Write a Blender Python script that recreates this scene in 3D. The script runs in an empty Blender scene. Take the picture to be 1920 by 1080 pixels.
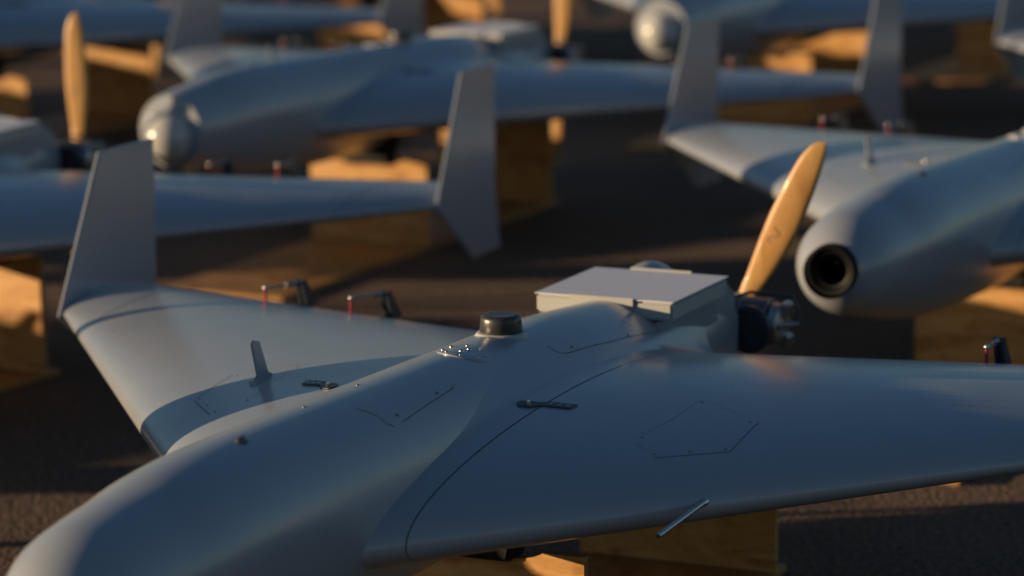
import bpy, bmesh, math, random
from mathutils import Vector, Matrix, noise
rad = math.radians
S = bpy.context.scene
COL = S.collection
G = 0.51                       # height of the wing plane over the ground

# ------------------------------------------------------------------ camera
cam_d = bpy.data.cameras.new("camera")
cam = bpy.data.objects.new("camera", cam_d)
COL.objects.link(cam)
S.camera = cam
cy, cp, cr = rad(-154.649), rad(-10.7741), rad(-0.8436)
F = Vector((math.cos(cp)*math.cos(cy), math.cos(cp)*math.sin(cy), math.sin(cp)))
R = Vector((math.sin(cy), -math.cos(cy), 0))
U = R.cross(F)
R2 = R*math.cos(cr)+U*math.sin(cr)
U2 = -R*math.sin(cr)+U*math.cos(cr)
M = Matrix((R2, U2, -F)).transposed().to_4x4()
M.translation = Vector((4.4664, 2.551, 1.4204+G))
cam.matrix_world = M
cam_d.sensor_width = 36
cam_d.lens = 5787.29/1920*36
cam_d.clip_end = 2000
cam_d.clip_start = 0.05
cam_d.dof.use_dof = True
cam_d.dof.focus_distance = 5.75
cam_d.dof.aperture_fstop = 2.4

# ------------------------------------------------------------------ light
SUN_AZ, SUN_EL = rad(-58.4), rad(7.9)
world = bpy.data.worlds.new("World")
S.world = world
world.use_nodes = True
wn = world.node_tree
bg = wn.nodes["Background"]
sky = wn.nodes.new("ShaderNodeTexSky")
sky.sky_type = 'NISHITA'
sky.sun_disc = False
sky.sun_elevation = SUN_EL
sky.sun_rotation = rad(90)-SUN_AZ
sky.air_density = 1.0
sky.dust_density = 0.3
sky.ozone_density = 2.5
tint = wn.nodes.new('ShaderNodeMix'); tint.data_type = 'RGBA'; tint.blend_type = 'MULTIPLY'; tint.inputs[0].default_value = 1
tint.inputs[7].default_value = (.86, .90, .94, 1)
wn.links.new(sky.outputs[0], tint.inputs[6]); wn.links.new(tint.outputs[2], bg.inputs[0])
bg.inputs[1].default_value = 0.070
sun_d = bpy.data.lights.new("sun", 'SUN')
sun = bpy.data.objects.new("sun", sun_d)
COL.objects.link(sun)
sd = Vector((math.cos(SUN_EL)*math.cos(SUN_AZ), math.cos(SUN_EL)*math.sin(SUN_AZ), math.sin(SUN_EL)))
sun.rotation_euler = sd.to_track_quat('Z', 'Y').to_euler()
sun.location = (0, 0, 10)
sun_d.energy = 4.8
sun_d.angle = rad(0.5)
sun_d.color = (1.0, 0.72, 0.43)
S.view_settings.view_transform = 'Standard'
S.view_settings.look = 'None'
S.view_settings.exposure = 0.4
S.view_settings.gamma = 1

# ------------------------------------------------------------------ materials
def mat(name, col, rough=.5, metal=0, noise_amt=0, scale=8, bump=0, bscale=200, spec=.5, coat=0, rvar=0, wave=0):
    m = bpy.data.materials.new(name)
    m.use_nodes = True
    nt = m.node_tree
    b = nt.nodes["Principled BSDF"]
    b.inputs["Base Color"].default_value = (*col, 1)
    b.inputs["Roughness"].default_value = rough
    b.inputs["Metallic"].default_value = metal
    b.inputs["Specular IOR Level"].default_value = spec
    b.inputs["Coat Weight"].default_value = coat
    b.inputs["Coat Roughness"].default_value = .2
    tc = nt.nodes.new("ShaderNodeTexCoord")
    if noise_amt:
        n = nt.nodes.new("ShaderNodeTexNoise"); n.inputs["Scale"].default_value = scale; n.inputs["Detail"].default_value = 6
        nt.links.new(tc.outputs["Object"], n.inputs["Vector"])
        mx = nt.nodes.new("ShaderNodeMix"); mx.data_type = 'RGBA'
        mx.inputs[6].default_value = (*[c*(1-noise_amt) for c in col], 1)
        mx.inputs[7].default_value = (*[min(1, c*(1+noise_amt)) for c in col], 1)
        nt.links.new(n.outputs[0], mx.inputs[0]); nt.links.new(mx.outputs[2], b.inputs["Base Color"])
    if rvar:
        n = nt.nodes.new("ShaderNodeTexNoise"); n.inputs["Scale"].default_value = 5; n.inputs["Detail"].default_value = 8
        nt.links.new(tc.outputs["Object"], n.inputs["Vector"])
        mr = nt.nodes.new("ShaderNodeMapRange")
        mr.inputs["From Min"].default_value = .3; mr.inputs["From Max"].default_value = .7
        mr.inputs["To Min"].default_value = rough-rvar; mr.inputs["To Max"].default_value = rough+rvar
        nt.links.new(n.outputs[0], mr.inputs["Value"]); nt.links.new(mr.outputs[0], b.inputs["Roughness"])
    if bump:
        n = nt.nodes.new("ShaderNodeTexNoise"); n.inputs["Scale"].default_value = bscale; n.inputs["Detail"].default_value = 3
        nt.links.new(tc.outputs["Object"], n.inputs["Vector"])
        bp = nt.nodes.new("ShaderNodeBump"); bp.inputs["Strength"].default_value = 1; bp.inputs["Distance"].default_value = bump
        nt.links.new(n.outputs[0], bp.inputs["Height"]); nt.links.new(bp.outputs[0], b.inputs["Normal"])
        if wave:
            n2 = nt.nodes.new("ShaderNodeTexNoise"); n2.inputs["Scale"].default_value = 5.5; n2.inputs["Detail"].default_value = 1.5
            nt.links.new(tc.outputs["Object"], n2.inputs["Vector"])
            b2 = nt.nodes.new("ShaderNodeBump"); b2.inputs["Strength"].default_value = 1; b2.inputs["Distance"].default_value = wave
            nt.links.new(n2.outputs[0], b2.inputs["Height"]); nt.links.new(b2.outputs[0], bp.inputs["Normal"])
    return m
PAINT = mat("grey_blue_paint", (.29, .318, .357), .33, 0, .07, 3, .00002, 260, rvar=.06, spec=.7, wave=.0018, coat=.5)
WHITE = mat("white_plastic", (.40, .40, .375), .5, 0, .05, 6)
LID = mat("skylit_white", (.74, .74, .78), .45, 0, .03, 6)  # box white lightened and blued, sky light on the lid put into its colour
BLACK = mat("black_plastic", (.030, .027, .024), .36, 0, .2, 20, spec=.8)
GLASS = mat("lens_glass", (.003, .003, .004), .12, 0, 0, spec=.12)
MATTEBLK = mat("matte_black", (.010, .010, .010), .65, 0, .3, 40, spec=.25)
CAMBLK = mat("camera_black", (.005, .005, .005), .5, spec=.15)
GAP = mat("hatch_line", (.07, .08, .10), .6)
STRAP = mat("dark_strap", (.035, .045, .055), .4, 0, .2, 60)
FAINT = mat("filled_panel_gap", (.255, .282, .32), .33)
STEEL = mat("steel", (.55, .54, .52), .28, 1, .1, 60)
DARKSTEEL = mat("dark_steel", (.16, .17, .19), .35, .8, .2, 40)
ENGINE = mat("engine_aluminium", (.42, .42, .43), .38, .9, .25, 50)
SEAM = mat("panel_gap", (.03, .035, .045), .7)
BLUESTRIP = mat("blue_grey_strip", (.16, .21, .27), .5)
RED = mat("red_anodised", (.32, .02, .045), .4, .2)
DOME = mat("turret_shell", (.50, .50, .48), .2, 0, .05, 10)

def wood(name, c1, c2, c3, sc, axis_scale, rough=.55, dist=3.0, coat=0):
    m = bpy.data.materials.new(name); m.use_nodes = True
    nt = m.node_tree; b = nt.nodes["Principled BSDF"]
    tc = nt.nodes.new("ShaderNodeTexCoord"); mp = nt.nodes.new("ShaderNodeMapping")
    mp.inputs["Scale"].default_value = axis_scale
    n = nt.nodes.new("ShaderNodeTexNoise"); n.inputs["Scale"].default_value = sc; n.inputs["Detail"].default_value = 5; n.inputs["Distortion"].default_value = dist
    cr_ = nt.nodes.new("ShaderNodeValToRGB")
    cr_.color_ramp.elements[0].position = .32; cr_.color_ramp.elements[0].color = (*c3, 1)
    cr_.color_ramp.elements[1].position = .62; cr_.color_ramp.elements[1].color = (*c1, 1)
    e = cr_.color_ramp.elements.new(.44); e.color = (*c2, 1)
    fine = nt.nodes.new("ShaderNodeTexNoise"); fine.inputs["Scale"].default_value = sc*12; fine.inputs["Detail"].default_value = 3
    mx = nt.nodes.new("ShaderNodeMix"); mx.data_type = 'RGBA'; mx.blend_type = 'MULTIPLY'; mx.inputs[0].default_value = .35
    nt.links.new(tc.outputs["Object"], mp.inputs[0]); nt.links.new(mp.outputs[0], n.inputs["Vector"]); nt.links.new(mp.outputs[0], fine.inputs["Vector"])
    nt.links.new(n.outputs[0], cr_.inputs[0]); nt.links.new(cr_.outputs[0], mx.inputs[6]); nt.links.new(fine.outputs[0], mx.inputs[7])
    nt.links.new(mx.outputs[2], b.inputs["Base Color"])
    bp = nt.nodes.new("ShaderNodeBump"); bp.inputs["Distance"].default_value = .0006
    nt.links.new(fine.outputs[0], bp.inputs["Height"]); nt.links.new(bp.outputs[0], b.inputs["Normal"])
    b.inputs["Roughness"].default_value = rough; b.inputs["Coat Weight"].default_value = coat
    return m
PLYB = wood("dimmed_plywood", (.50, .27, .085), (.42, .20, .05), (.27, .11, .025), 3.0, (1, 1, 3.5))  # plywood darkened in colour for the flat base, which catches less light
PLY = wood("plywood", (.74, .42, .150), (.64, .32, .088), (.43, .175, .038), 3.0, (1, 1, 3.5))
PLYEND = mat("plywood_edge", (.30, .22, .13), .8, 0, .4, 120)
PROP = wood("varnished_beech", (.66, .37, .12), (.61, .32, .095), (.52, .25, .07), 4.0, (6, 6, 1), .42, 1.0, .25)

def ground_mat():
    m = bpy.data.materials.new("asphalt"); m.use_nodes = True
    nt = m.node_tree; b = nt.nodes["Principled BSDF"]
    tc = nt.nodes.new("ShaderNodeTexCoord")
    v = nt.nodes.new("ShaderNodeTexVoronoi"); v.inputs["Scale"].default_value = 95
    n1 = nt.nodes.new("ShaderNodeTexNoise"); n1.inputs["Scale"].default_value = 60; n1.inputs["Detail"].default_value = 6
    n2 = nt.nodes.new("ShaderNodeTexNoise"); n2.inputs["Scale"].default_value = .8; n2.inputs["Detail"].default_value = 5
    for x in (v, n1, n2): nt.links.new(tc.outputs["Object"], x.inputs["Vector"])
    r = nt.nodes.new("ShaderNodeValToRGB")
    r.color_ramp.elements[0].color = (.070, .052, .042, 1); r.color_ramp.elements[0].position = .3
    r.color_ramp.elements[1].color = (.29, .210, .156, 1); r.color_ramp.elements[1].position = .75
    nt.links.new(n1.outputs[0], r.inputs[0])
    r2 = nt.nodes.new("ShaderNodeValToRGB")
    r2.color_ramp.elements[0].color = (.75, .75, .75, 1); r2.color_ramp.elements[0].position = .35
    r2.color_ramp.elements[1].color = (1.15, 1.1, 1.05, 1); r2.color_ramp.elements[1].position = .65
    nt.links.new(n2.outputs[0], r2.inputs[0])
    mx = nt.nodes.new("ShaderNodeMix"); mx.data_type = 'RGBA'; mx.blend_type = 'MULTIPLY'; mx.inputs[0].default_value = 1
    nt.links.new(r.outputs[0], mx.inputs[6]); nt.links.new(r2.outputs[0], mx.inputs[7])
    nt.links.new(mx.outputs[2], b.inputs["Base Color"])
    add = nt.nodes.new("ShaderNodeMath"); add.operation = 'MULTIPLY_ADD'
    add.inputs[1].default_value = -1.2
    nt.links.new(v.outputs["Distance"], add.inputs[0]); nt.links.new(n1.outputs[0], add.inputs[2])
    bp = nt.nodes.new("ShaderNodeBump"); bp.inputs["Distance"].default_value = .009; bp.inputs["Strength"].default_value = 1.0
    nt.links.new(add.outputs[0], bp.inputs["Height"]); nt.links.new(bp.outputs[0], b.inputs["Normal"])
    b.inputs["Roughness"].default_value = .85
    b.inputs["Specular IOR Level"].default_value = .1
    return m
ASPH = ground_mat()

# ------------------------------------------------------------------ mesh helpers
def link(name, bm, material, parent=None, smooth=True, angle=35):
    me = bpy.data.meshes.new(name)
    bmesh.ops.recalc_face_normals(bm, faces=bm.faces)
    bm.to_mesh(me); bm.free()
    o = bpy.data.objects.new(name, me)
    COL.objects.link(o)
    mats = material if isinstance(material, (list, tuple)) else [material]
    for m in mats: me.materials.append(m)
    if smooth:
        me.polygons.foreach_set("use_smooth", [True]*len(me.polygons))
        me.set_sharp_from_angle(angle=rad(angle))
    if parent: o.parent = parent
    return o
def box(bm, x0, x1, y0, y1, z0, z1, bev=0, mi=0):
    r = bmesh.ops.create_cube(bm, size=1)
    vs = r['verts']
    for v in vs:
        v.co = Vector((x0+(v.co.x+.5)*(x1-x0), y0+(v.co.y+.5)*(y1-y0), z0+(v.co.z+.5)*(z1-z0)))
    if bev:
        es = list({e for v in vs for e in v.link_edges})
        bmesh.ops.bevel(bm, geom=es, offset=bev, segments=2, affect='EDGES')
    return vs
def cyl(bm, p0, p1, r0, r1=None, seg=24, cap=True):
    p0, p1 = Vector(p0), Vector(p1)
    if r1 is None: r1 = r0
    d = (p1-p0); q = d.to_track_quat('Z', 'Y')
    rings = []
    for p, r in ((p0, r0), (p1, r1)):
        rings.append([bm.verts.new(p+q@Vector((r*math.cos(2*math.pi*i/seg), r*math.sin(2*math.pi*i/seg), 0))) for i in range(seg)])
    for i in range(seg):
        j = (i+1) % seg
        bm.faces.new((rings[0][i], rings[0][j], rings[1][j], rings[1][i]))
    if cap:
        bm.faces.new(rings[0][::-1]); bm.faces.new(rings[1])
def lathe(bm, p0, axis, prof, seg=40):
    """prof: list of (distance along axis, radius)"""
    p0 = Vector(p0); q = Vector(axis).to_track_quat('Z', 'Y'); prev = None
    for d, r in prof:
        ring = [bm.verts.new(p0+q@Vector((max(r, 1e-5)*math.cos(2*math.pi*i/seg), max(r, 1e-5)*math.sin(2*math.pi*i/seg), d))) for i in range(seg)]
        if prev:
            for i in range(seg):
                j = (i+1) % seg
                bm.faces.new((prev[i], prev[j], ring[j], ring[i]))
        prev = ring
def prism(bm, pts, axis, t0, t1, bev=0):
    """pts: 2D outline; axis 'y' -> (x,z) outline extruded in y; 'z' -> (x,y) outline; 'x' -> (y,z) outline"""
    def mk(p, t):
        return {'y': (p[0], t, p[1]), 'z': (p[0], p[1], t), 'x': (t, p[0], p[1])}[axis]
    a = [bm.verts.new(mk(p, t0)) for p in pts]; b = [bm.verts.new(mk(p, t1)) for p in pts]
    n = len(pts); fs = [bm.faces.new(a), bm.faces.new(b[::-1])]
    for i in range(n):
        j = (i+1) % n; fs.append(bm.faces.new((a[j], a[i], b[i], b[j])))
    if bev:
        es = list({e for f in fs[:2] for e in f.edges})
        bmesh.ops.bevel(bm, geom=es, offset=bev, segments=3, affect='EDGES')

# ------------------------------------------------------------------ airframe surfaces (local: x forward, y left, z up from the wing plane)
B = 1.5; YR = 0.2
LE0, LE1 = -0.055, -1.589
TE0, TE1 = -1.62, -1.978
def chord(y):
    t = (abs(y)-YR)/(B-YR)
    le = LE0+(LE1-LE0)*t
    te = TE0+(TE1-TE0)*max(t, 0)
    return le, te
def naca(t): return 5*(.2969*math.sqrt(max(t, 0))-.126*t-.3516*t*t+.2843*t**3-.1036*t**4)
def wing_top(x, y):
    le, te = chord(y); c = le-te; t = min(1, max(0, (le-x)/c))
    return c*(.128*naca(t)+.03*6.75*t*t*(1-t)+.010*t)
def wing_bot(x, y):
    le, te = chord(y); c = le-te; t = min(1, max(0, (le-x)/c))
    return -c*(.092*naca(t)*(1-.45*t)-.008*t)
# station x, half width, axis height, radius above, radius below
FUS = [(.778, 0, .070, 0, 0), (.773, .036, .070, .036, .036), (.756, .066, .071, .065, .066), (.720, .095, .072, .094, .098), (.665, .118, .074, .115, .122), (.59, .131, .074, .128, .140), (.50, .140, .075, .137, .160), (.40, .150, .078, .147, .186), (.25, .156, .080, .152, .212),
       (0, .158, .076, .153, .226), (-.3, .158, .070, .151, .228), (-.7, .157, .062, .150, .222), (-1.1, .153, .047, .150, .200), (-1.36, .147, .038, .143, .170), (-1.6, .135, .034, .135, .140), (-1.75, .120, .034, .120, .115), (-1.86, .105, .036, .105, .095)]
def fus4(x):
    # smooth interpolation of the four section values
    for i in range(len(FUS)-1):
        a, b = FUS[i], FUS[i+1]
        if a[0] >= x >= b[0]:
            t = (a[0]-x)/(a[0]-b[0])
            p = FUS[max(i-1, 0)]; q = FUS[min(i+2, len(FUS)-1)]
            out = []
            for k in (1, 2, 3, 4):
                m1 = (b[k]-p[k])/((p[0]-b[0]) or 1)*(a[0]-b[0]) if i else (b[k]-a[k])
                m2 = (q[k]-a[k])/((a[0]-q[0]) or 1)*(a[0]-b[0])
                t2, t3 = t*t, t*t*t
                out.append((2*t3-3*t2+1)*a[k]+(t3-2*t2+t)*m1+(-2*t3+3*t2)*b[k]+(t3-t2)*m2)
            return max(out[0], 0), out[1], max(out[2], 0), max(out[3], 0)
    return (0, .070, 0, 0) if x > 0 else (.105, .036, .105, .095)
def fus(x):
    w, zc, ru, rl = fus4(x); return w, zc
def fus_top(x, y):
    w, zc, ru, rl = fus4(x)
    return zc+ru*math.sqrt(1-(y/w)**2) if abs(y) < w else -9
def smax(a, b, k):
    h = max(k-abs(a-b), 0)/k
    return max(a, b)+h*h*k/4
def body_top(x, y, d=0):
    k = .004+.10*min(1, max(0, (-x-.25)/.8))
    a = wing_top(x, y); f = fus_top(x, y)
    ft = 0 if f < -1 else 1
    if not ft:
        # extend the fillet outside the hull's side
        r, zc = fus(x); f = zc-(abs(y)-r)*3-max(0, x+.45)*.9
    w = min(1, max(0, (YR-abs(y))/.03))*min(1, max(0, (-.30-x)/.25))**.5
    return a+(smax(a, f-.0015, k)-a)*w*w*(3-2*w)
def top(x, y):
    return max(fus_top(x, y), body_top(x, y)) if abs(y) < YR else wing_top(x, y)

def make_body_mesh(x0):
    bm = bmesh.new()
    xs = []
    N = 90
    for i in range(N+1):
        u = i/N
        xs.append(x0-(x0+1.86)*(u**1.6))
    seg = 96; prev = None
    for x in xs:
        r, zc, ru, rl = fus4(x); r = max(r, 1e-4)
        ring = [bm.verts.new((x, r*math.sin(2*math.pi*j/seg), zc+(ru if math.cos(2*math.pi*j/seg) > 0 else rl)*math.cos(2*math.pi*j/seg))) for j in range(seg)]
        if prev:
            for j in range(seg):
                k = (j+1) % seg; bm.faces.new((prev[j], prev[k], ring[k], ring[j]))
        prev = ring
    bm.faces.new(prev)
    if x0 < .7:
        cap = [v for v in bm.verts if abs(v.co.x-x0) < 1e-6]
        bm.faces.new(cap)
    # centre section of the wing with its fillet up to the hull
    NY, NT = 44, 70
    for f in (body_top, None):
        grid = []
        for iy in range(NY+1):
            y = -YR+2*YR*iy/NY
            le, te = chord(y); row = []
            for it in range(NT+1):
                t = (it/NT)**2 if it/NT < .5 else 0
                s = it/NT; t = s*s*(1.6-.6*s)
                x = le+(te-le)*t
                z = f(x, y) if f else wing_bot(x, y)
                row.append(bm.verts.new((x, y, z)))
            grid.append(row)
        for iy in range(NY):
            for it in range(NT):
                bm.faces.new((grid[iy][it], grid[iy+1][it], grid[iy+1][it+1], grid[iy][it+1]))
    bmesh.ops.remove_doubles(bm, verts=bm.verts, dist=1e-5)
    return bm
def make_wing_mesh(s):
    bm = bmesh.new(); NY, NT = 26, 60
    def sec(y):
        le, te = chord(y); pts = []
        for it in range(NT+1):
            q = it/NT; t = q*q*(1.6-.6*q); x = le+(te-le)*t
            pts.append((x, wing_top(x, y)))
        low = []
        for it in range(1, NT+1):
            q = it/NT; t = q*q*(1.6-.6*q); x = le+(te-le)*t
            low.append((x, min(wing_bot(x, y), wing_top(x, y)-.0015)))
        return pts[::-1]+low
    prev = None
    for iy in range(NY+1):
        y = YR+.0012+(B-YR-.0012)*iy/NY
        ring = [bm.verts.new((x, s*y, z)) for x, z in sec(y)]
        if prev:
            n = len(ring)
            for j in range(n):
                k = (j+1) % n; bm.faces.new((prev[j], prev[k], ring[k], ring[j]))
        else: bm.faces.new(ring)
        prev = ring
    bm.faces.new(prev)
    return bm
def ribbon(bm, pts, w, surf=top, lift=.0006, sub=10):
    """thin dark gap following the skin, pts in (x,y)"""
    P = []
    for i in range(len(pts)-1):
        for k in range(sub):
            t = k/sub; P.append((pts[i][0]+(pts[i+1][0]-pts[i][0])*t, pts[i][1]+(pts[i+1][1]-pts[i][1])*t))
    P.append(pts[-1]); L = []; Rr = []
    V = [Vector((x, y, surf(x, y))) for x, y in P]
    for i, v in enumerate(V):
        d = (V[min(i+1, len(V)-1)]-V[max(i-1, 0)]).normalized()
        e = .002
        n = Vector((-(surf(v.x+e, v.y)-surf(v.x-e, v.y))/(2*e), -(surf(v.x, v.y+e)-surf(v.x, v.y-e))/(2*e), 1)).normalized()
        sd_ = d.cross(n).normalized()*w/2
        L.append(bm.verts.new(v+sd_+n*lift)); Rr.append(bm.verts.new(v-sd_+n*lift))
    for i in range(len(V)-1):
        bm.faces.new((L[i], L[i+1], Rr[i+1], Rr[i]))
def stud(bm, x, y, r=.003, h=.002, surf=top):
    z = surf(x, y); e = .003
    n = Vector((-(surf(x+e, y)-surf(x-e, y))/(2*e), -(surf(x, y+e)-surf(x, y-e))/(2*e), 1)).normalized()
    p = Vector((x, y, z)); lathe(bm, p-n*.001, n, [(0, r), (h*.7+.001, r), (h+.001, r*.6), (h+.001, 0)], 12)

def empty(name, loc, rz=0):
    o = bpy.data.objects.new(name, None); o.empty_display_size = .1
    COL.objects.link(o); o.location = loc; o.rotation_euler = (0, 0, rz); return o
def tag(o, label, cat, group=None):
    o['label'] = label; o['category'] = cat
    if group: o['group'] = group

# ------------------------------------------------------------------ one drone with its parts
def build_winglet(s):
    bm = bmesh.new()
    o = [(-1.575, -.004), (-1.775, .367), (-2.022, .367), (-2.004, 0), (-2.048, -.193), (-1.835, -.193)]
    y0, y1 = (B, B+.012) if s > 0 else (-B-.012, -B)
    prism(bm, o, 'y', y0, y1, .0045)
    return bm
def build_prop(parent, ang, L=.447):
    hubx = -2.175
    prop = link('propeller', bmesh.new(), STEEL, parent)
    bm = bmesh.new()
    lathe(bm, (hubx+.035, 0, .02), (-1, 0, 0), [(0, 0), (0, .022), (.02, .024), (.021, .034), (.05, .034), (.051, .022), (.07, .018), (.078, .008), (.078, 0)], 28)
    bm.to_mesh(prop.data); bm.free()
    prop.data.polygons.foreach_set("use_smooth", [True]*len(prop.data.polygons)); prop.data.set_sharp_from_angle(angle=rad(30))
    for k in (0, 1):
        a = ang+math.pi*k
        bm = bmesh.new(); prev = None; NS = 40; NC = 24
        def surf_pt(u, q, L=L, a=a):
            r = .012+u*(L-.012)
            if u < .12: c = .038+.014*u/.12
            else: c = .048+.032*math.sin(min(1, (u-.12)/.45)*math.pi/2)
            if u > .45: c *= 1-.42*((u-.45)/.55)**1.7
            if u > .80: c *= math.sqrt(max(0, 1-((u-.80)/.2)**2.4))*.97+.03
            sh = .28*max(0, .080-c) if u > .45 else 0
            th = max(.50*(1-u)**1.1, .40)*c+.012*max(0, 1-u*7)
            tw = rad(2+6*u**.7)
            px = c/2*math.cos(q); pz = th/2*math.sin(q)*(1 if math.sin(q) > 0 else .6)+c*.03*math.cos(2*q)
            X = px*math.sin(tw)*-1+pz*math.cos(tw); Y = px*math.cos(tw)+pz*math.sin(tw)+.010*math.sin(u*math.pi)+sh
            return Vector((hubx+X, Y*math.cos(a)+r*math.sin(a), .02-Y*math.sin(a)+r*math.cos(a)))
        for i in range(NS+1):
            ring = [bm.verts.new(surf_pt(i/NS, 2*math.pi*j/NC)) for j in range(NC)]
            if prev:
                for j in range(NC):
                    m = (j+1) % NC; bm.faces.new((prev[j], prev[m], ring[m], ring[j]))
            prev = ring
        bm.faces.new(prev)
        bl = link('blade', bm, PROP, prop, angle=60)
        bm = bmesh.new(); L1 = []
        for i in range(15):
            v = i/14; L1.append(surf_pt(.37+.09*v, 1.75+.30*math.sin(v*7.0)))
        for p, q in zip(L1, L1[1:]): cyl(bm, p, q, .0011, seg=6)
        link('maker_mark', bm, GAP, prop)
    return prop

def build_engine(root):
    bm = bmesh.new()
    lathe(bm, (-1.84, 0, .025), (-1, 0, 0), [(0, .0), (0, .062), (.07, .066), (.16, .060), (.20, .045), (.24, .03), (.26, .02), (.26, 0)], 32)
    box(bm, -1.93, -1.87, -.05, .05, -.09, -.03, .008)
    eng = link('engine', bm, ENGINE, root, angle=30)
    for s in (1, -1):
        bm = bmesh.new()
        y0 = .055
        prof = [(0, .040)]
        for k in range(9):
            d = .008+k*.0105
            prof += [(d, .042), (d+.0005, .058), (d+.004, .058), (d+.0045, .042)]
        prof += [(.104, .050), (.122, .047), (.130, .026), (.130, 0)]
        lathe(bm, (-1.965, s*y0, .028), (0, s, 0), prof, 30)
        cy_ = link('cylinder', bm, ENGINE, eng, angle=30)
        bm = bmesh.new()
        ya, yb = sorted((s*(y0+.118), s*(y0+.142)))
        box(bm, -2.000, -1.945, ya, yb, .045, .078, .005)
        link('rocker_cover', bm, STEEL, eng, angle=30)
        bm = bmesh.new()
        box(bm, -1.995, -1.950, ya, yb, -.022, .006, .005)
        link('rocker_cover', bm, STEEL, eng, angle=30)
        for dx, dz in ((-.034, .028), (.034, .028), (0, -.012), (0, .070)):
            bm = bmesh.new()
            lathe(bm, (-1.965+dx, s*(y0+.118), dz), (0, s, 0), [(0, .006), (.012, .006), (.013, .004), (.013, 0)], 8)
            link('head_bolt', bm, DARKSTEEL, eng, angle=30)
        bm = bmesh.new()
        pts = [Vector((-1.975, s*(y0+.150), .036)), Vector((-1.99, s*(y0+.155), .058)), Vector((-1.98, s*(y0+.14), .092)), Vector((-1.93, s*(y0+.06), .105)), Vector((-1.89, s*(y0+.0), .085))]
        for p, q in zip(pts, pts[1:]): cyl(bm, p, q, .0038, seg=10)
        link('ignition_lead', bm, STRAP, eng)
        bm = bmesh.new()
        lathe(bm, (-1.965, s*(y0+.128), .028), (-.25, s, .1), [(0, .009), (.008, .009), (.008, .006), (.022, .006), (.022, .004), (.032, .004), (.032, 0)], 16)
        link('spark_plug', bm, STEEL, eng, angle=30)
        # black cooling baffle that faces forward
        bm = bmesh.new()
        pts = [(s*(.125+.050*math.cos(q*math.pi/14)), .026+.055*math.sin(q*math.pi/14)) for q in range(28)]
        prism(bm, pts, 'x', -1.905, -1.885, .004)
        link('cooling_baffle', bm, STRAP, eng, angle=30)
    bm = bmesh.new()
    cyl(bm, (-1.93, .05, -.05), (-2.0, .07, -.11), .016, .014); cyl(bm, (-2.0, .07, -.11), (-2.05, .10, -.115), .014, .012)
    link('exhaust_pipe', bm, DARKSTEEL, eng)
    return eng

def build_box(root):
    bm = bmesh.new()
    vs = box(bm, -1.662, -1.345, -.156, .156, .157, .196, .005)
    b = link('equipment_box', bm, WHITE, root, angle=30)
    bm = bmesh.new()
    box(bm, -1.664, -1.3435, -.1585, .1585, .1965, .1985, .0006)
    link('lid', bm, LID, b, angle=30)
    bm = bmesh.new()
    box(bm, -1.3425, -1.339, -.075, .070, .180, .2015, .0008)
    link('lid_tab', bm, WHITE, b)
    bm = bmesh.new()
    box(bm, -1.6695, -1.6655, -.075, .070, .180, .2025, .0008)
    link('lid_tab', bm, WHITE, b)
    # sloping saddle between the box and the hull
    for s in (1, -1):
        bm = bmesh.new()
        prism(bm, [(-1.360, .1515), (-1.66, .1515), (-1.69, .092), (-1.405, .084), (-1.345, .10)], 'y', s*.112, s*.124, .002)
        link('saddle', bm, PAINT, b, angle=30)
    for s in (1, -1):
        bm = bmesh.new()
        lathe(bm, (-1.365, s*.1265, .106), (0.3, s, 0), [(0, .006), (.006, .006), (.008, .003), (.008, 0)], 12)
        link('bolt', bm, BLACK, b)
    b.location.z = -.0115; b.location.x = -.02
    return b

def build_horn(root, x, y):
    s = 1 if y > 0 else -1
    zb = wing_top(x, y)
    bm = bmesh.new()
    # raked bracket on the elevon, two cheeks and a bridge
    H = .066
    for d in (-.007, .007):
        prism(bm, [(x-.055, zb-.004), (x-.006, zb-.004), (x+.020, zb+H-.008), (x+.014, zb+H), (x+.002, zb+H), (x-.006, zb+H-.010)], 'y', y+d-.0045, y+d+.0045, .0008)
    box(bm, x-.036, x-.004, y-.008, y+.008, zb-.003, zb+.006, .001)
    cyl(bm, (x+.010, y-.012, zb+H-.007), (x+.010, y+.012, zb+H-.007), .0045, seg=12)
    h = link('control_horn', bm, STRAP, root, angle=30)
    fx, fy = x+.150, y+s*.015
    zf = wing_top(fx, fy)+.034
    bm = bmesh.new()
    cyl(bm, (x+.010, y, zb+H-.007), (fx, fy, zf), .0032, seg=10)
    q0 = Vector((x+.010, y, zb+H-.007)).lerp(Vector((fx, fy, zf)), .12); q1 = Vector((x+.010, y, zb+H-.007)).lerp(Vector((fx, fy, zf)), .42)
    cyl(bm, q0, q1, .0060, seg=10)
    link('push_rod', bm, DARKSTEEL, h)
    bm = bmesh.new()
    cyl(bm, (fx, fy, zf-.038), (fx, fy, zf-.002), .0034, .0038, seg=12)
    pin = link('servo_pin', bm, RED, h)
    bm = bmesh.new()
    bmesh.ops.create_uvsphere(bm, u_segments=16, v_segments=10, radius=.0062, matrix=Matrix.Translation((fx, fy, zf+.001)))
    link('ball_joint', bm, STEEL, h)

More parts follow.
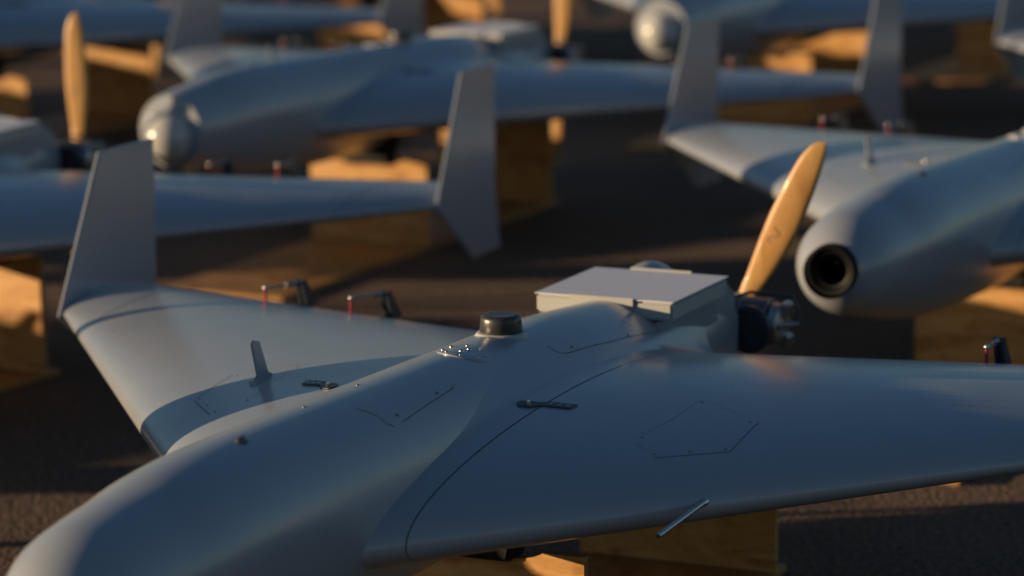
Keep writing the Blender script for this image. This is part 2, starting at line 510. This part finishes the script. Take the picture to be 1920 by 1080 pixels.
def strap_plate(root, x, y, flip=False):
    """holed metal strap with a cam bolt over the wing joint"""
    s = 1 if y > 0 else -1
    bm = bmesh.new()
    # outline in metres, along span (v) and chord (u)
    half = [(-.046, -.004), (-.036, -.011), (-.012, -.011), (.000, -.003), (.058, -.003), (.062, .008), (.004, .008), (-.010, .004), (-.034, .004), (-.044, .002)]
    def P(u, v, d):
        X = x-v*2.4-.30*u; Y = y+s*u*.9
        return Vector((X, Y, top(X, Y)+.0012+d))
    a = [bm.verts.new(P(u, v, .0018)) for u, v in half]; b = [bm.verts.new(P(u, v, 0)) for u, v in half]
    n = len(half); bm.faces.new(a); bm.faces.new(b[::-1])
    for i in range(n): bm.faces.new((a[i], a[(i+1) % n], b[(i+1) % n], b[i]))
    o = link('joint_strap', bm, STRAP, root, angle=20)
    bm = bmesh.new()
    for u in (.014, .031, .048):
        p = P(u, .0025, .0021)
        bmesh.ops.create_circle(bm, cap_ends=True, segments=16, radius=.0040, matrix=Matrix.Translation(p)@Matrix.Diagonal((1.6, 1.0, 1, 1)))
    link('strap_hole', bm, PAINT, o)
    bm = bmesh.new()
    p = P(-.024, -.004, 0); lathe(bm, p, (0, 0, 1), [(0, .006), (.005, .006), (.006, .004), (.009, .0035), (.009, 0)], 12)
    link('bolt', bm, STEEL, o)

def build_drone(nose='lens', prop_ang=0.0):
    root = empty('drone', (0, 0, G))
    body = link('fuselage', make_body_mesh(.758 if nose == 'lens' else .668), PAINT, root, angle=38)
    # hull details: hatch gaps, screws, latch
    for line in HATCHES:
        bm = bmesh.new(); ribbon(bm, line, .0015); link('hatch_gap', bm, GAP, body)
    for x, y in SCREWS:
        bm = bmesh.new(); stud(bm, x, y, .0034, .0014); link('screw', bm, DARKSTEEL, body)
    bm = bmesh.new()
    lathe(bm, (LATCH[0], LATCH[1], top(*LATCH)-.001), (0, -.1, 1), [(0, .013), (.002, .013), (.003, .010), (.003, 0)], 24)
    cyl(bm, (LATCH[0]-.012, LATCH[1], top(*LATCH)+.005), (LATCH[0]+.012, LATCH[1], top(*LATCH)+.004), .0028, seg=10)
    link('latch', bm, DARKSTEEL, body)
    # cowl hump behind the equipment box
    bm = bmesh.new()
    for s in (-1,):
        bmesh.ops.create_uvsphere(bm, u_segments=40, v_segments=24, radius=1, matrix=Matrix.Translation((-1.74, s*.055, .085))@Matrix.Diagonal((.13, .075, .110, 1)))
    link('cowl_hump', bm, PAINT, body)
    bm = bmesh.new()
    prism(bm, [(-1.66, .165), (-1.80, .150), (-1.855, .115), (-1.84, .095), (-1.875, .06), (-1.87, -.02), (-1.70, -.03), (-1.62, .03), (-1.60, .13)], 'y', .098, .108, .003)
    link('cowl_panel', bm, PAINT, body, angle=30)
    # nose
    rn, zn = fus(.66)
    if nose == 'lens':
        bm = bmesh.new()
        ax = Vector((1, 0.0, 0))
        lathe(bm, (.685, .010, .079), ax, [(0, .060), (.058, .062), (.062, .0640), (.079, .0630), (.084, .058), (.083, .053), (.075, .046), (.072, .038), (.050, .035), (.030, .034)], 56)
        cm = link('camera_ring', bm, CAMBLK, root, angle=30)
        bm = bmesh.new()
        lathe(bm, (.685, .010, .079), ax, [(.022, .035), (.028, .030), (.032, .016), (.033, 0)], 40)
        link('lens', bm, GLASS, cm)
    else:
        bm = bmesh.new()
        c = Vector((.664, 0.0, .054))
        prof = [(-.03, .082), (.0, .084)]
        for k in range(1, 17):
            a = k/16*math.pi/2; prof.append((.006+.084*math.sin(a), .084*math.cos(a)))
        lathe(bm, c, (1, 0, 0), prof, 56)
        t = link('camera_turret', bm, DOME, root, angle=60)
        bm = bmesh.new()
        lathe(bm, c, (1, 0, 0), [(0, .104), (.006, .103), (.011, .098), (.010, .086), (0, .085)], 48)
        link('turret_collar', bm, PAINT, t, angle=30)
        bm = bmesh.new()
        lathe(bm, (.60, 0.02, -.035), (.6, 0, -1), [(0, .040), (.018, .038), (.024, .030), (.025, 0)], 32)
        link('sensor_cap', bm, DOME, root)
    # satellite antenna on the spine
    bm = bmesh.new()
    zt = fus_top(-.865, 0)
    lathe(bm, (-.865, 0, zt-.020), (0, 0, 1), [(0, .056), (.014, .053), (.022, .0475), (.024, .040)], 48)
    ab = link('antenna_base', bm, WHITE, root, angle=40)
    bm = bmesh.new()
    lathe(bm, (-.865, 0, zt+.002), (0, 0, 1), [(0, .0415), (.001, .0425), (.024, .0405), (.030, .0400), (.034, .0365), (.0352, .030), (.0345, .022), (.0345, 0)], 56)
    link('antenna_cap', bm, BLACK, ab, angle=50)
    # round access plate with screws in front of it
    bm = bmesh.new()
    px, py, pr = PLATE
    prof = []
    def tp(x, y): return top(x, y)
    c0 = bm.verts.new((px, py, tp(px, py)+.0025)); prev = None
    rings = []
    for r_, h_ in ((pr*.5, .0025), (pr*.93, .0025), (pr, .0018), (pr, -.001)):
        rings.append([bm.verts.new((px+r_*math.cos(2*math.pi*j/48), py+r_*math.sin(2*math.pi*j/48), tp(px+r_*math.cos(2*math.pi*j/48), py+r_*math.sin(2*math.pi*j/48))+h_)) for j in range(48)])
    for j in range(48): bm.faces.new((c0, rings[0][j], rings[0][(j+1) % 48]))
    for a, b in zip(rings, rings[1:]):
        for j in range(48): bm.faces.new((a[j], b[j], b[(j+1) % 48], a[(j+1) % 48]))
    pl = link('access_plate', bm, PAINT, root, angle=50)
    for k in range(8):
        bm = bmesh.new()
        a = k/8*2*math.pi+.3; x = px+pr*.78*math.cos(a); y = py+pr*.78*math.sin(a)
        lathe(bm, (x, y, tp(x, y)+.002), (0, 0, 1), [(0, .0042), (.0018, .0040), (.0030, .0022), (.0030, 0)], 12)
        link('screw', bm, STEEL, pl)
    for x, y in ((px+.012, py), (px-.014, py+.004)):
        bm = bmesh.new(); lathe(bm, (x, y, tp(x, y)+.002), (0, 0, 1), [(0, .0055), (.002, .005), (.004, .0025), (.004, 0)], 12)
        link('screw', bm, STEEL, pl)
    # wings
    for s in (1, -1):
        w = link('wing', make_wing_mesh(s), PAINT, root, angle=32)
        bm = bmesh.new()
        y = s*(YR+.0006); le, te = chord(y)
        ribbon(bm, [(le-.0002-(le-te)*.60*(k/30)**2, y) for k in range(31)], .0022, lift=.0004, surf=lambda x, yy: wing_top(x, yy), sub=2)
        link('wing_joint', bm, SEAM, w)
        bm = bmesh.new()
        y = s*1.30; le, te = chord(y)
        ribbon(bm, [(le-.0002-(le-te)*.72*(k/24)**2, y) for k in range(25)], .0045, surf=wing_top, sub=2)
        link('tip_strip', bm, BLUESTRIP, w)  # thin blue-grey strip running aft from the leading edge
        bm = bmesh.new()
        for line in WING_HATCH:
            ribbon(bm, [(x, s*abs(yy)) for x, yy in line], .0014, surf=wing_top, sub=6)
        link('hatch_gap', bm, GAP, w)
        for line in WING_HATCH_FAINT:
            bm = bmesh.new()
            ribbon(bm, [(x, s*abs(yy)) for x, yy in line], .0010, surf=wing_top, sub=6)
            link('filled_gap', bm, FAINT, w)
        for x, yy in WING_SCREWS:
            bm = bmesh.new(); stud(bm, x, s*abs(yy), .0024, .0009, wing_top); link('screw', bm, DARKSTEEL, w)
        # elevon hinge gap
        bm = bmesh.new()
        ribbon(bm, [(-1.545, s*.42), (-1.885, s*1.42)], .002, surf=wing_top, sub=12)
        link('elevon_gap', bm, SEAM, w)
        link('winglet', build_winglet(s), PAINT, root, angle=35)
        strap_plate(root, *((-.62, .20) if s > 0 else (-.655, -.285)))
        for yy in (.735, .96): build_horn(root, -1.79+.0*yy, s*yy)
    # blade antenna on the right wing
    ax_, ay_ = BLADE
    z = wing_top(ax_, ay_)
    bm = bmesh.new()
    prism(bm, [(ax_+.030, z-.004), (ax_+.034, z+.003), (ax_+.018, z+.010), (ax_+.040, z+.078), (ax_+.032, z+.085), (ax_+.010, z+.079), (ax_-.018, z+.012), (ax_-.040, z+.003), (ax_-.042, z-.004)], 'y', ay_-.0028, ay_+.0028, .0012)
    box(bm, ax_-.042, ax_+.038, ay_-.010, ay_+.010, z-.006, z+.003, .002)
    link('blade_antenna', bm, PAINT, root, angle=30)
    # pitot tube out of the left leading edge
    bm = bmesh.new()
    lathe(bm, (-.56, .57, .012), (1, .02, -.02), [(0, .0075), (.065, .0075), (.07, .005), (.28, .005), (.285, .0035), (.275, .003), (.27, 0)], 20)
    link('pitot_tube', bm, STEEL, root)
    build_box(root)
    build_engine(root)
    build_prop(root, prop_ang)
    return root
HATCHES = [[(-.15, .057), (-.172, .088), (-.178, .108), (-.190, .113)], [(-.225, .112), (-.338, .103), (-.463, .094), (-.468, .088)],
           [(-.880, .090), (-.886, .110), (-.902, .119), (-.923, .121), (-1.086, .129), (-1.37, .128)]]
SCREWS = [(-.229, .100), (-.402, .091), (-.95, .113), (-1.204, .125), (-.291, -.012), (-.078, -.003)]
LATCH = (.19, .026); PLATE = (-.660, .020, .052)
WING_HATCH = [[(-.526, .463), (-.640, .567), (-.788, .565)]]
WING_HATCH_FAINT = [[(-.801, .537), (-.843, .430), (-.705, .428), (-.600, .410)], [(-.560, .415), (-.540, .440)]]
WING_SCREWS = [(-.539, .459), (-.591, .507), (-.643, .556), (-.782, .551), (-.825, .438), (-.588, .415)]; BLADE = (-.735, -.465)
#@@DETAILS@@

def kids(o): return [c for c in bpy.data.objects if c.parent == o]
def copy_tree(o, parent=None):
    c = o.copy(); COL.objects.link(c)
    if parent: c.parent = parent
    for ch in kids(o): copy_tree(ch, c)
    return c
def swap_prop(root, ang):
    def drop(o):
        for k in kids(o): drop(k)
        bpy.data.objects.remove(o)
    for c in kids(root):
        if c.name.startswith('propeller'): drop(c)
    build_prop(root, ang)

GROUP = 'grey flying-wing drones parked in rows on the tarmac'
lens0 = build_drone('lens', rad(24.5))
turret0 = build_drone('turret', rad(2.5))
OFF = [(1.58, -2.88, -.08), (-3.36, -5.98, -.06), (.2, -6.15, -.15), (3.62, -5.77, -.02), (-8.26, -8.44, .05), (-4.71, -8.2, .02), (-1.5, -8.27, .06), (2.08, -8.48, -.03), (5.28, -8.48, -.01)]  # unseen drones with stands, placed for the shadows they cast into view
OUT = 'unseen grey drone added outside the left edge of the picture for the shadow it casts inside'
DR = [ # name, src, x, y, yaw, prop angle, label
 (lens0, 0, 0, 0, None, 'large sharp grey drone in the foreground, its nose cut by the lower left corner'),
 (turret0, -4.660, -2.6467, -1.909, None, 'grey drone at upper centre with a pale round camera turret on its nose'),
 (turret0, -1.650, -2.7836, 3.28, -1.5, 'drone at the left edge showing its upright wooden propeller and long dark wing'),
 (lens0, -3.1416, .168, -2.26, 30, 'grey drone at the right edge with a black round camera lens in its nose'),
 (turret0, -6.30, -5.45, 0, 10, 'blurred drone in the top left corner, only its dark left wing and winglet in view'),
 (turret0, -8.08, -2.35, -2, 3, 'blurred drone cut by the top edge, right of centre, above a brightly lit plywood stand'),
 (lens0, -6.28, .37, -2, 20, 'drone at the top right corner, only a pale wing tip and winglet showing'),
 (lens0, -9.4, -5.2, 0, -15, 'most distant drone, cut off by the top edge behind the turret-nosed drone'),
 (lens0, -10.95, -2.15, -2, 15, 'drone mostly above the top edge at the far right, over the farthest dim stand'),
 *[(lens0, x, y, math.degrees(a), p, OUT) for (x, y, a), p in zip(OFF, (12, -20, 40, 65, 10, -45, 80, 25, 50))],
]
used = set()
for src, x, y, yaw, pa, lab in DR:
    if src.name in used: o = copy_tree(src)
    else: o = src; used.add(src.name)
    o.location = (x, y, G); o.rotation_euler = (0, 0, rad(yaw))
    if pa is not None: swap_prop(o, rad(pa))
    tag(o, lab, 'drone', GROUP)

# ------------------------------------------------------------------ plywood stands
def build_stand():
    root = empty('plywood_stand', (0, 0, 0))
    bm = bmesh.new(); box(bm, -1.74, .42, -.235, .235, .001, .017, .001)
    link('base_board', bm, PLYB, root)
    W = .238
    def board(name, x, z1, notch):
        bm = bmesh.new()
        pts = [(-W, .0175), (W, .0175), (W, z1)]
        for k in range(13):
            a = k/12*math.pi
            pts.append((.15*math.cos(a), z1-notch*math.sin(a)))
        pts.append((-W, z1))
        prism(bm, pts, 'x', x-.018, x, .0012)
        return link(name, bm, PLY, root, angle=30)
    board('front_board', -.62, G-.185, .022)
    board('rear_board', -1.66, G-.150, .03)
    for x, zb in ((-.62, .018), (-1.66, .018)):
        for s in (1, -1):
            bm = bmesh.new(); box(bm, x-.058, x-.0185, s*W*.55-.02, s*W*.55+.02, .0175, .14, .001)
            link('cleat', bm, PLY, root)
    for x, z0, w in ((-.629, G-.206, .085), (-1.669, G-.176, .10)):
        bm = bmesh.new()
        prism(bm, [(-w, z0), (w, z0), (w*1.35, G-.055), (-w*1.35, G-.055)], 'x', x-.05, x+.03, .006)
        link('black_block', bm, MATTEBLK, root, angle=30)  # black block between board and hull
    return root
st0 = build_stand()
OUTS = 'unseen plywood stand under an added drone outside the left edge of the picture'
SG = 'plywood stands carrying the drones'
ST = [
 (-.10, 0, 0, 'sharp plywood stand under the wing of the foreground drone, cut by the bottom edge'),
 (-4.62, -2.62, -.5, 'plywood stand under the turret-nosed drone at upper centre'),
 (-1.28, -2.82, -4, 'plywood stand at the left edge below the dark wing of the left drone'),
 (-3.14, .14, -1, 'plywood stand at the right edge below the drone with the black lens'),
 (-6.30, -5.45, 0, 'dim plywood stand in the top left corner behind the upright propeller'),
 (-8.20, -2.46, -1, 'brightly sunlit plywood stand at upper right between two upright winglets'),
 (-6.28, .37, -2, 'plywood stand of the farthest right drone, beyond the right edge'),
 (-9.4, -5.2, 0, 'most distant plywood stand at the top edge'),
 (-10.9, -2.13, -1, 'farthest dim plywood stand near the top right corner'),
 *[(x, y, math.degrees(a), OUTS) for x, y, a in OFF],
]
for i, (x, y, a, lab) in enumerate(ST):
    o = st0 if i == 0 else copy_tree(st0)
    o.location = (x, y, 0); o.rotation_euler = (0, 0, rad(a))
    tag(o, lab, 'stand', SG)

# ------------------------------------------------------------------ ground
bm = bmesh.new()
bmesh.ops.create_grid(bm, x_segments=1, y_segments=1, size=400)
g = link('ground', bm, ASPH, smooth=False)
g['kind'] = 'structure'
